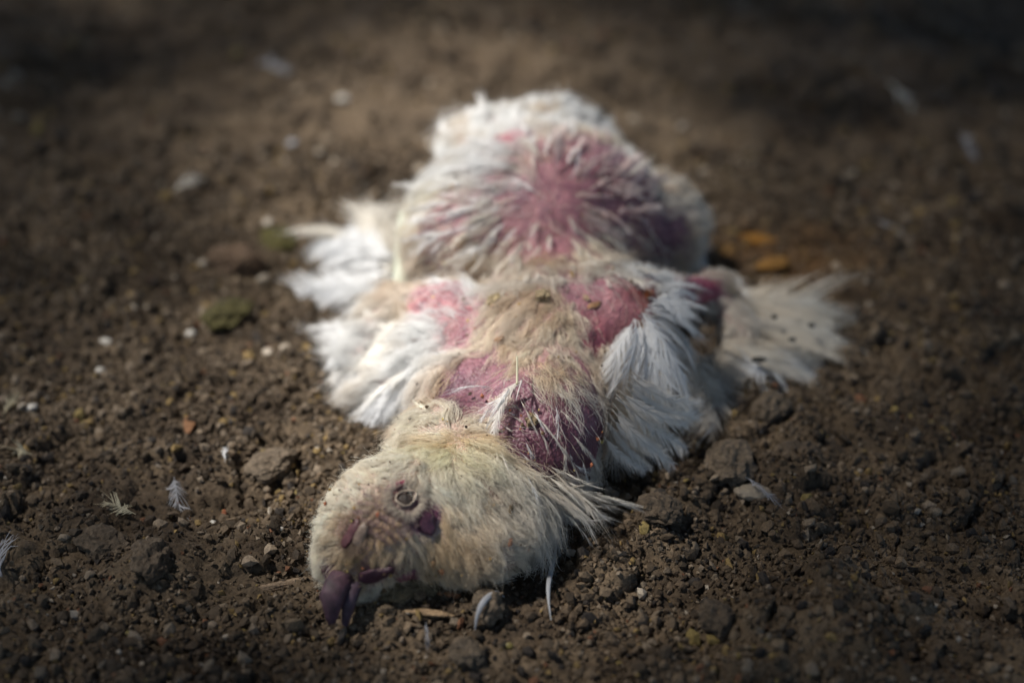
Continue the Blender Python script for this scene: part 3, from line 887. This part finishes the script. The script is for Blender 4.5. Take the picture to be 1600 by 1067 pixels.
face_piece('wattle', (560, 905), (612, 884), .0026, .0011, (.065, .024, .038), 11, lift=.0008, label='dark purple wattle above the beak')

def beak(name, pts, radii, flat, colr, seed):
    """a curved horn along points, radii at each, flattened across"""
    K, S = 16, 14; V = []; F = []
    pw = [P(*q) for q in pts]
    for i in range(K + 1):
        t = i / K; f = t * (len(pw) - 1) * .9999; k = int(f); u = f - k
        p0 = pw[max(k - 1, 0)]; p1 = pw[k]; p2 = pw[min(k + 1, len(pw) - 1)]; p3 = pw[min(k + 2, len(pw) - 1)]
        c0 = .5 * ((2 * p1) + (-p0 + p2) * u + (2 * p0 - 5 * p1 + 4 * p2 - p3) * u * u + (-p0 + 3 * p1 - 3 * p2 + p3) * u ** 3)
        d = pw[min(k + 1, len(pw) - 1)] - pw[k]; d = d / np.linalg.norm(d)
        x = np.cross(d, [0, -.5, 1]); x /= np.linalg.norm(x); y = np.cross(x, d)
        rr = radii[k] + (radii[k + 1] - radii[k]) * u
        for j in range(S):
            a = j / S * 2 * math.pi
            V.append(c0 + rr * (math.cos(a) * x + flat * math.sin(a) * y))
        if i:
            for j in range(S):
                F.append(((i - 1) * S + j, (i - 1) * S + (j + 1) % S, i * S + (j + 1) % S, i * S + j))
    V = np.array(V); V = V + .0005 * vnoise(V * 400, seed)[:, None]
    me = mesh_from(name, V, np.array(F))
    k = np.clip(fbm(V * 500, 3, seed) * .8 + .5, 0, 1)[:, None]
    vcol(me, np.array(colr[0]) * k + np.array(colr[1]) * (1 - k))
    return link(name, me, M_horn, bird)
beak('upper_beak', [(606, 880, .010), (566, 885, .013), (532, 905, .014), (519, 935, .012), (520, 972, .005)], [.0016, .0030, .0042, .0040, .0010], .6, [(.095, .045, .065), (.022, .010, .015)], 3)
beak('lower_beak', [(572, 895, .010), (556, 912, .012), (545, 938, .010), (540, 975, .002)], [.0016, .0024, .0026, .0010], .7, [(.10, .065, .09), (.04, .022, .034)], 5)

def bristles(name, n, region, toward, length, radius, colr, parent, lift=.35, jit=.35, rows=0):
    pts = []
    for i in range(n):
        cx, cy, ax, ay = region
        a = rf.uniform(0, 2 * math.pi); q = math.sqrt(rf.random())
        px, py = cx + ax * q * math.cos(a), cy + ay * q * math.sin(a)
        dd = math.hypot(px - toward[0], py - toward[1])
        if rows and (dd % rows) > rows * .42: continue
        p, nv = on_skin(px, py, .0003)
        if any(np.linalg.norm(p - c_) < r_ * .85 for c_, r_ in KEEP_OUT): continue
        qx, qy = px + (px - toward[0]) / dd * 8, py + (py - toward[1]) / dd * 8
        e = hit(qx, qy) - p; e /= np.linalg.norm(e) + 1e-9
        e = e + rf.normal(0, jit, 3)
        L = length * rf.uniform(.6, 1.3)
        pts.append([p + e * L * t + nv * L * lift * (1.6 * t - .9 * t * t) + nv * .0012 for t in (0, .33, .66, 1)])
    pts = np.array(pts); n = len(pts)
    rad = radius * np.array([1, .9, .6, .15])[None] * rf.uniform(.7, 1.3, (n, 1))
    cc_ = np.array(colr)[None] * rf.uniform(.75, 1.25, (n, 1))
    return make_curves(name, pts, rad, np.clip(cc_, 0, .92), M_down, parent)
bristles('bristle', 3000, (604, 808, 48, 44), (566, 872), .0013, .00006, (.30, .21, .20), bird, rows=13)
bristles('eye_bristle', 2200, (633, 781, 28, 26), (633, 781), .0018, .00006, (.62, .55, .46), bird, lift=.5)
bristles('lore_bristle', 900, (553, 836, 20, 30), (560, 836), .0014, .00006, (.34, .25, .18), bird)
# bare shank beside the rump
quill((626, 452, .016), (634, 335, .030), .0040, .0032, (.50, .52, .42), bird, 'leg', mat=M_wet)['label'] = 'pale greenish shank beside the rump'

# ------------------------------------------------------------------ debris lying on the bird
def on_bird_bit(name, px, py, size, colr, label, seed, cat='debris'):
    p, n = on_skin(px, py, .0005 if name == 'wood_chip' and px > 900 or py > 640 and px == 832 else .0015)
    me = lump_mesh(name, size, seed, .9 if 'lump' in name else .35, 3.2, 3 if 'lump' in name else 2, colr, False, cvar=.5)
    m = Matrix.Translation(Vector(p)) @ Vector(n).to_track_quat('Z', 'Y').to_matrix().to_4x4() @ Matrix.Rotation(seed * 1.3, 4, 'Z')
    return tag(link(name, me, M_crumb, mtx=m), label, cat)
on_bird_bit('seed_husk', 783, 533, (.0011, .0022, .0008), (.28, .13, .05), 'orange brown husk on the tan back plumage', 2, 'husk')
on_bird_bit('soil_lump', 848, 467, (.0026, .0024, .0018), (.26, .20, .12), 'round soil lump stuck in the plumage behind the shoulders', 3, 'soil lump')
on_bird_bit('soil_lump', 832, 658, (.0020, .0022, .0018), (.24, .18, .11), 'small soil lump on the bare purple breast', 4, 'soil lump')
on_bird_bit('wood_chip', 928, 478, (.0030, .0012, .0008), (.33, .18, .09), 'orange chip on the bare pink shoulder', 5, 'chip')
on_bird_bit('wood_chip', 916, 467, (.0018, .0012, .0008), (.33, .23, .15), 'pale chip beside the bare pink shoulder', 6, 'chip')
on_bird_bit('soil_lump', 773, 474, (.0034, .0026, .0014), (.32, .25, .14), 'yellowish crumb pile left of the back plumage', 7, 'soil lump')
on_bird_bit('seed_husk', 795, 797, (.0020, .0009, .0006), (.10, .07, .04), 'dark husk on the cream neck plumage', 8, 'husk')
on_bird_bit('seed_husk', 794, 848, (.0007, .0016, .0006), (.36, .12, .05), 'reddish husk on the neck near the soil', 9, 'husk')
on_bird_bit('wood_chip', 690, 889, (.0009, .0013, .0006), (.36, .14, .06), 'red brown chip on the cheek beside the wattle', 10, 'chip')
on_bird_bit('wood_chip', 676, 877, (.0016, .0008, .0006), (.34, .20, .10), 'brown chip on the cheek above the wattle', 11, 'chip')
on_bird_bit('soil_lump', 1010, 462, (.0018, .0014, .0012), (.32, .10, .04), 'dark red scab crumb on the shoulder wound', 12, 'soil lump')
for px, py, z, lab in ((1210, 495, .016, 'largest black speck on the spread wing tip'), (1268, 508, .012, 'black speck near the end of the wing tip'), (1238, 531, .012, 'black speck low on the spread wing tip'), (1185, 562, .009, 'olive speck under the spread wing tip')):
    me = lump_mesh('dark_speck', (.0022 * (.55 + .9 * ((px * 37) % 11) / 11), .0016, .0008), int(px), .5, 2, 2, (.035, .035, .032), False)
    tag(link('dark_speck', me, M_crumb, loc=P(px, py, z + .003)), lab, 'speck')
# countless specks
n = 5500
p, nn_ = sample_roots(n, rf)
keepm = rf.random(n) < np.clip(.35 + fbm(p * 60, 2, 91), .02, 1)
bc_ = hit(835, 685); keepm |= (((p - bc_) ** 2).sum(1) < .012 ** 2)
p, nn_ = p[keepm], nn_[keepm]; n = len(p)
s = .00018 + .0009 * rf.random(n) ** 5
v = octv[None] * rf.uniform(.5, 1.3, (n, 6, 1)); v = np.einsum('nij,nkj->nki', rotmats(n, rf), v) * s[:, None, None] + (p + nn_ * rf.uniform(.0008, .0030, (n, 1)))[:, None, :]
me = mesh_from('dirt_specks', v.reshape(-1, 3), (octf[None] + (np.arange(n) * 6)[:, None, None]).reshape(-1, 3), False)
pal = np.array([(.14, .09, .05), (.40, .26, .10), (.06, .04, .03), (.34, .12, .06), (.60, .48, .14)])
vcol(me, np.repeat(pal[rf.choice(5, n, p=[.4, .2, .2, .12, .08])], 6, 0))
tag(link('dirt_specks', me, M_crumb), 'fine brown and yellow dirt specks caught in the plumage', 'dirt', kind='stuff')

# ------------------------------------------------------------------ things lying on the soil
def gz(p): return float(height(np.array([p[0]]), np.array([p[1]]))[0])
def clod_mesh(name, size, seed, colr, sub=4):
    import bmesh
    b = bmesh.new(); bmesh.ops.create_icosphere(b, subdivisions=sub, radius=1)
    v = np.array([x.co[:] for x in b.verts]); f = np.array([[q.index for q in x.verts] for x in b.faces]); b.free()
    sz = np.array(size)
    w = v * sz
    d = 1 + .35 * fbm(v * 1.5 + seed * 3.3, 3, seed)
    w = w * d[:, None]
    # crust: angular lumps a few millimetres across, then grains
    rel = np.abs(vnoise(w * 260 + seed, seed + 1)) * .0024 + np.abs(vnoise(w * 560 + seed, seed + 2)) * .0013 + vnoise(w * 1300 + seed, seed + 4) * .00045
    w = w + v * (.0012 - rel)[:, None]
    me = mesh_from(name, w, f, False)
    k = fbm(w * 420 + seed, 4, seed + 6)
    vcol(me, np.clip(np.array(colr)[None] * (1 + .55 * k)[:, None], .01, .8))
    return me
def lying(name, px, py, size, colr, label, cat, seed, amp=.35, freq=1.8, sub=3, mat=None, rot=None, sink=.35, smooth=False):
    p = P(px, py, 0.0); z = gz(p); p = P(px, py, z)
    me = clod_mesh(name, size, seed, colr, max(sub, 4)) if 'clod' in name else lump_mesh(name, size, seed, amp, freq, sub, colr, smooth)
    m = Matrix.Translation(Vector(p) + Vector((0, 0, size[2] * (1 - 2 * sink)))) @ Matrix.Rotation(seed * .9 if rot is None else rot, 4, 'Z') @ Matrix.Rotation(.12 * math.sin(seed * 3), 4, 'X')
    return tag(link(name, me, mat or M_soil, mtx=m), label, cat)
SO = (.085, .064, .045); S2 = (.125, .096, .068); OL = (.14, .15, .03); PALE = (.50, .46, .40); ORG = (.26, .12, .02)
lying('moss_clod', 352, 492, (.012, .009, .0028), (.060, .052, .018), 'olive green moss clod left of the white wing', 'moss clod', 1)
lying('moss_clod', 432, 378, (.012, .009, .003), (.080, .070, .022), 'olive green moss clod beside the tail feathers', 'moss clod', 2)
lying('soil_clod', 372, 412, (.013, .009, .0055), (.115, .075, .048), 'reddish brown clod between the two moss clods', 'clod', 3)
lying('soil_clod', 1236, 722, (.0100, .0080, .0045), SO, 'flat crusty clod right of the lower wing feathers', 'clod', 4)
lying('soil_clod', 1140, 728, (.0110, .0090, .0055), S2, 'crusty clod between the wing and the ribbed husk', 'clod', 5)
lying('soil_clod', 1032, 800, (.0085, .0065, .0038), SO, 'dark clod below the lower wing feathers', 'clod', 6)
lying('soil_clod', 425, 730, (.0100, .0075, .0042), S2, 'crusty brown clod left of the head', 'clod', 8)
lying('soil_clod', 235, 878, (.0090, .0060, .0040), SO, 'dark clod at the lower left', 'clod', 9)
lying('soil_clod', 160, 855, (.0100, .0060, .0040), SO, 'dark flat clod left of the lower left clod', 'clod', 10)
lying('soil_clod', 650, 922, (.0120, .0062, .0050), (.13, .10, .06), 'brown clod in front of the face', 'clod', 11)
lying('soil_clod', 765, 955, (.0060, .0050, .0045), S2, 'round clod inside the curled white feather', 'clod', 12)
lying('soil_clod', 730, 1030, (.0060, .0050, .0045), S2, 'brown clod at the bottom under the curled feather', 'clod', 13)
lying('soil_clod', 1130, 640, (.0080, .0060, .0050), (.20, .15, .11), 'tan clod under the spread wing tip', 'clod', 14)
lying('soil_clod', 1205, 640, (.0080, .0060, .0045), S2, 'brown clod below the thin wing tip feathers', 'clod', 15)
lying('soil_clod', 1120, 970, (.0070, .0050, .0035), SO, 'dark clod near the bottom right of centre', 'clod', 16)
lying('leaf_fragment', 1187, 376, (.010, .006, .0018), ORG, 'bright orange leaf fragment behind the wing tip', 'leaf fragment', 17)
lying('leaf_fragment', 1208, 414, (.009, .005, .0018), (.18, .09, .02), 'dull orange leaf fragment just behind the wing tip', 'leaf fragment', 18)
lying('leaf_fragment', 1135, 392, (.007, .005, .0018), (.13, .07, .02), 'brown orange leaf fragment beside the thigh', 'leaf fragment', 19)
lying('wood_chip', 296, 664, (.0022, .0062, .0012), (.20, .10, .05), 'upright orange brown chip left of the left wing', 'chip', 20, rot=.15)
lying('wood_chip', 350, 662, (.0013, .0050, .0009), (.45, .33, .16), 'thin straw coloured chip beside the orange chip', 'chip', 21, rot=-.2)
lying('wood_chip', 350, 804, (.0009, .0028, .0009), (.22, .08, .04), 'tiny red chip left of the head', 'chip', 22, rot=.1)
lying('wood_chip', 700, 930, (.0040, .0012, .0009), (.24, .11, .05), 'reddish chip on the soil in front of the face', 'chip', 23, rot=-.2)
lying('wood_chip', 440, 915, (.0120, .0016, .0012), (.22, .16, .11), 'long tan twig left of the beak', 'twig', 24, rot=.30)
lying('wood_chip', 668, 958, (.0085, .0013, .0010), (.28, .19, .11), 'curved tan twig in front of the face clod', 'twig', 25, rot=-.12)
PB = [(495, 872, .0022, 'bright white grit touching the left of the head'), (893, 868, .0023, 'white crystal crumb right of the neck'), (536, 160, .0042, 'large pale stone far behind on the left'), (457, 228, .0032, 'bluish pale stone behind the tail feathers'),
      (500, 242, .0030, 'tan pale stone behind the tail feathers'), (166, 541, .0034, 'white stone at the left'), (299, 524, .0024, 'small white grit below the moss clod'), (446, 548, .0030, 'pale stone near the left wing tip'),
      (420, 555, .0030, 'tan stone near the left wing tip'), (243, 336, .0030, 'small pale stone far on the left'), (1066, 202, .0034, 'pale stone behind the thigh'), (990, 190, .0032, 'tan stone behind the rump'),
      (157, 582, .0022, 'small pinkish grit under the white stone'), (50, 640, .0024, 'grey white grit at the left edge'), (140, 642, .0020, 'pale yellow grit at the left'), (333, 818, .0013, 'tiny white grit by the red chip'), (438, 828, .0013, 'tiny white grit left of the face'),
      (412, 440, .0034, 'pale stone below the moss clod'), (420, 352, .0036, 'pale flat stone behind the moss clod'), (318, 415, .0028, 'pale stone left of the reddish clod'), (1100, 272, .0030, 'pale tan stone right of the rump')]
for i, (px, py, s_, lab) in enumerate(PB):
    k = .55 + .35 * ((i * 7) % 5) / 5
    cw = (.46, .43, .38) if 'white' in lab or 'pale stone far' in lab or 'large' in lab else ((.42, .42, .44) if 'bluish' in lab else (.30, .25, .19))
    lying('pebble', px, py, (s_, s_ * .8, s_ * .6), cw, lab, 'pebble', 40 + i, .25, 1.6, 2, M_pebble, sink=.15)
for i, (px, py, s_, lab) in enumerate([(1168, 824, .0010, 'bright yellow grain below the ribbed husk'), (1212, 833, .0008, 'small yellow grain right of the bright one'), (200, 993, .0013, 'yellow grain at the bottom left'), (795, 1012, .0015, 'yellow grain at the bottom centre')]):
    lying('yellow_grain', px, py, (s_, s_ * .8, s_ * .7), (.20, .16, .045), lab, 'grain', 70 + i, .25, 1.6, 2, M_pebble, sink=.05)
# ribbed husk
h_ = lying('ribbed_husk', 1176, 775, (.0068, .0046, .0022), (.24, .20, .15), 'ribbed grey tan husk lying right of the wing', 'husk', 81, .08, 1.2, 4, M_horn, rot=-.1, sink=.1, smooth=True)
co = np.empty(len(h_.data.vertices) * 3, dtype=np.float32); h_.data.vertices.foreach_get('co', co); co = co.reshape(-1, 3)
co *= (1 + .05 * np.sin(co[:, 1] * 5500 + co[:, 0] * 500))[:, None]; h_.data.vertices.foreach_set('co', co.ravel())

def ground_feather(a, b, mesh, label, w=.8, z=.004, z2=.002, roll=0.0):
    pa = P(*a, 0); pa = P(*a, gz(pa) + z); pb = P(*b, 0); pb = P(*b, gz(pb) + z2)
    return tag(link('loose_feather', mesh, mtx=frame_of(pa, pb, np.array([0, -.3, 1.]), roll, w)), label, 'feather')
FG = fset(3, aspect=.4, tint=(.55, .50, .36), split=2.2, downy=.5, nb=26)
FB = fset(3, aspect=.4, tint=(.45, .46, .50), split=2, downy=.5, nb=26)
one_ = [((212, 803), (150, 775), FG[0], 'cream feather with splayed barbs at the left', .9), ((272, 745), (281, 800), FB[0], 'bluish grey feather with two lobes left of the head', .8),
        ((50, 710), (-30, 690), FG[1], 'grey green feather at the left edge', .5), ((5, 650), (30, 600), FG[2], 'tall pale feather standing at the left edge', .6), ((2, 900), (-15, 820), FB[1], 'blurred grey feather at the lower left edge', 1.0),
        ((352, 722), (350, 685), F_white[1], 'short white feather on the soil behind the head', .45), ((1390, 130), (1480, 220), F_cream[1], 'long pale feather lying far at the upper right', .8), ((1370, 345), (1430, 375), FB[2], 'grey feather lying at the right behind the wing tip', .8),
        ((400, 100), (470, 108), FB[1], 'pale feather far behind at the upper left', .9), ((1165, 745), (1215, 778), FB[0], 'wispy grey feather over the ribbed husk', .6), ((270, 300), (320, 265), F_cream[2], 'pale feather behind the left moss clod', .8),
        ((665, 970), (668, 1010), FB[2], 'faint bluish feather low in front of the face', .6), ((1500, 210), (1530, 245), FB[1], 'small pale feather at the far right', .9)]
for a, b, me, lab, w in one_:
    ground_feather(a, b, me, lab, w)
# curled feather and a hanging strand
def strand(name, pts, r0, r1, colr, label):
    pw = []
    for q in pts:
        g0 = gz(P(q[0], q[1], 0)); pw.append(P(q[0], q[1], g0 + q[2]))
    K, S = 20, 6; V = []; F = []
    for i in range(K + 1):
        f = i / K * (len(pw) - 1) * .9999; k = int(f); u = f - k
        p0, p1, p2, p3 = pw[max(k - 1, 0)], pw[k], pw[k + 1], pw[min(k + 2, len(pw) - 1)]
        c0 = .5 * ((2 * p1) + (-p0 + p2) * u + (2 * p0 - 5 * p1 + 4 * p2 - p3) * u * u + (-p0 + 3 * p1 - 3 * p2 + p3) * u ** 3)
        d = p2 - p1; d = d / np.linalg.norm(d); x = np.cross(d, [0, -.6, 1]); x /= np.linalg.norm(x); y = np.cross(x, d)
        t = i / K; rr = r0 + (r1 - r0) * math.sin(math.pi * min(1, t * 1.05)) ** 1.5
        for j in range(S):
            V.append(c0 + rr * (math.cos(j * math.pi / 3) * x + .4 * math.sin(j * math.pi / 3) * y))
        if i:
            for j in range(S): F.append(((i - 1) * S + j, (i - 1) * S + (j + 1) % S, i * S + (j + 1) % S, i * S + j))
    me = mesh_from(name, np.array(V), np.array(F)); vcol(me, colr)
    return tag(link(name, me, M_vane), label, 'feather')
strand('curled_feather', [(788, 932, .002), (775, 925, .006), (757, 938, .007), (746, 960, .005), (742, 985, .002)], .00025, .0010, (.50, .51, .54), 'small curled white feather in front of the head')
strand('feather_strand', [(872, 835, .004), (866, 870, .004), (858, 905, .005), (857, 935, .005), (861, 968, .002)], .0002, .0008, (.52, .53, .55), 'thin upright white feather strand right of the head')
strand('feather_strand', [(925, 795, .003), (955, 788, .003), (995, 790, .001)], .00015, .0003, (.6, .55, .45), 'thin pale strand running right from the throat')
strand('feather_strand', [(930, 640, .001), (968, 700, .001)], .00015, .0003, (.6, .55, .45), 'x') if False else None

# ------------------------------------------------------------------ added unseen canopy with a gap, shaped to darken the ground towards the edges
aim = Vector(P(700, 452, .0)); tc_ = aim + sun_dir * (1.25 / sun_dir.z)
tree = tag(bpy.data.objects.new('added_shade_tree', None), 'leafy tree added out of view to darken the soil around the bird', 'tree')
col.objects.link(tree); tree.location = (-3.2, 2.6, 0)
n = 46000
ang = rf.uniform(0, 2 * math.pi, n); rad = np.sqrt(rf.uniform(.0, 1, n)) * 2.2
x = rad * np.cos(ang); y = rad * np.sin(ang)
xs, ys = x / np.where(x > 0, .95, .98), y / np.where(y > 0, 2.1, 1.35)
e = np.hypot(xs, ys)
e = e * (1 + .10 * vnoise(np.stack([x * 3, y * 3, x * 0], 1), 95))
pr = np.clip((e - .11) / .14, 0, 1)  # leaves thicken outwards from the gap to shape the added shade
k = rf.random(n) < pr
x, y = x[k], y[k]; n = len(x)
z = rf.normal(0, .10, n)
s = rf.uniform(.028, .055, n)
Rm = rotmats(n, rf)
leaf = np.array([(-1, 0, 0), (-.35, .42, .05), (.5, .36, .05), (1.1, 0, 0), (.5, -.36, .05), (-.35, -.42, .05)])
v = np.einsum('nij,kj->nki', Rm, leaf) * s[:, None, None]
v[..., 2] *= .5
base = np.array(tc_)[None] + np.stack([x, y, z], 1) + np.outer(z, np.array(sun_dir)) * 0
v += base[:, None, :]
lf = np.array([(0, 1, 2, 3), (0, 3, 4, 5)])
me = mesh_from('added_foliage', v.reshape(-1, 3) - np.array(tree.location), (lf[None] + (np.arange(n) * 6)[:, None, None]).reshape(-1, 4), False)
M_leaf = plain('leaf', (.05, .09, .02), .5, .4, nscale=20)
fo = link('added_foliage', me, M_leaf, tree); fo['kind'] = 'stuff'
M_bark = plain('bark', (.12, .09, .06), .9, .2, nscale=30, bd=.01)
def bough(name, pts, radii):
    K, S = 24, 10; V = []; F = []
    pw = [np.array(q, float) for q in pts]
    for i in range(K + 1):
        f = i / K * (len(pw) - 1) * .9999; k_ = int(f); u = f - k_
        p0, p1, p2, p3 = pw[max(k_ - 1, 0)], pw[k_], pw[k_ + 1], pw[min(k_ + 2, len(pw) - 1)]
        c0 = .5 * ((2 * p1) + (-p0 + p2) * u + (2 * p0 - 5 * p1 + 4 * p2 - p3) * u * u + (-p0 + 3 * p1 - 3 * p2 + p3) * u ** 3)
        d = p2 - p1; d = d / np.linalg.norm(d); xx = np.cross(d, [.1, 1, .2]); xx /= np.linalg.norm(xx); yy = np.cross(xx, d)
        rr = radii[k_] + (radii[k_ + 1] - radii[k_]) * u
        for j in range(S):
            a = j / S * 2 * math.pi; V.append(c0 + rr * (1 + .08 * math.sin(3 * a + i)) * (math.cos(a) * xx + math.sin(a) * yy))
        if i:
            for j in range(S): F.append(((i - 1) * S + j, (i - 1) * S + (j + 1) % S, i * S + (j + 1) % S, i * S + j))
    return link(name, mesh_from(name, np.array(V), np.array(F)), M_bark, tree)
t0 = np.array(tc_) - np.array(tree.location)
bough('added_trunk', [(0, 0, -.1), (.05, .03, .8), (0, 0, 1.6), (.1, -.05, 2.1)], [.11, .09, .07, .05])  # unseen stem and boughs, added only to carry the canopy
for a in (0.2, 1.3, 2.3, 3.4, 4.6, 5.6):
    e_ = t0 + np.array([math.cos(a) * 1.3, math.sin(a) * 1.3, 0.05]); m_ = t0 + np.array([math.cos(a) * .8 - .6, math.sin(a) * .9 + .5, .12])
    bough('added_branch', [(.05, 0, 1.7), tuple(m_ * .6 + np.array([0, 0, .75])), tuple(m_), tuple(e_)], [.035, .024, .014, .004])
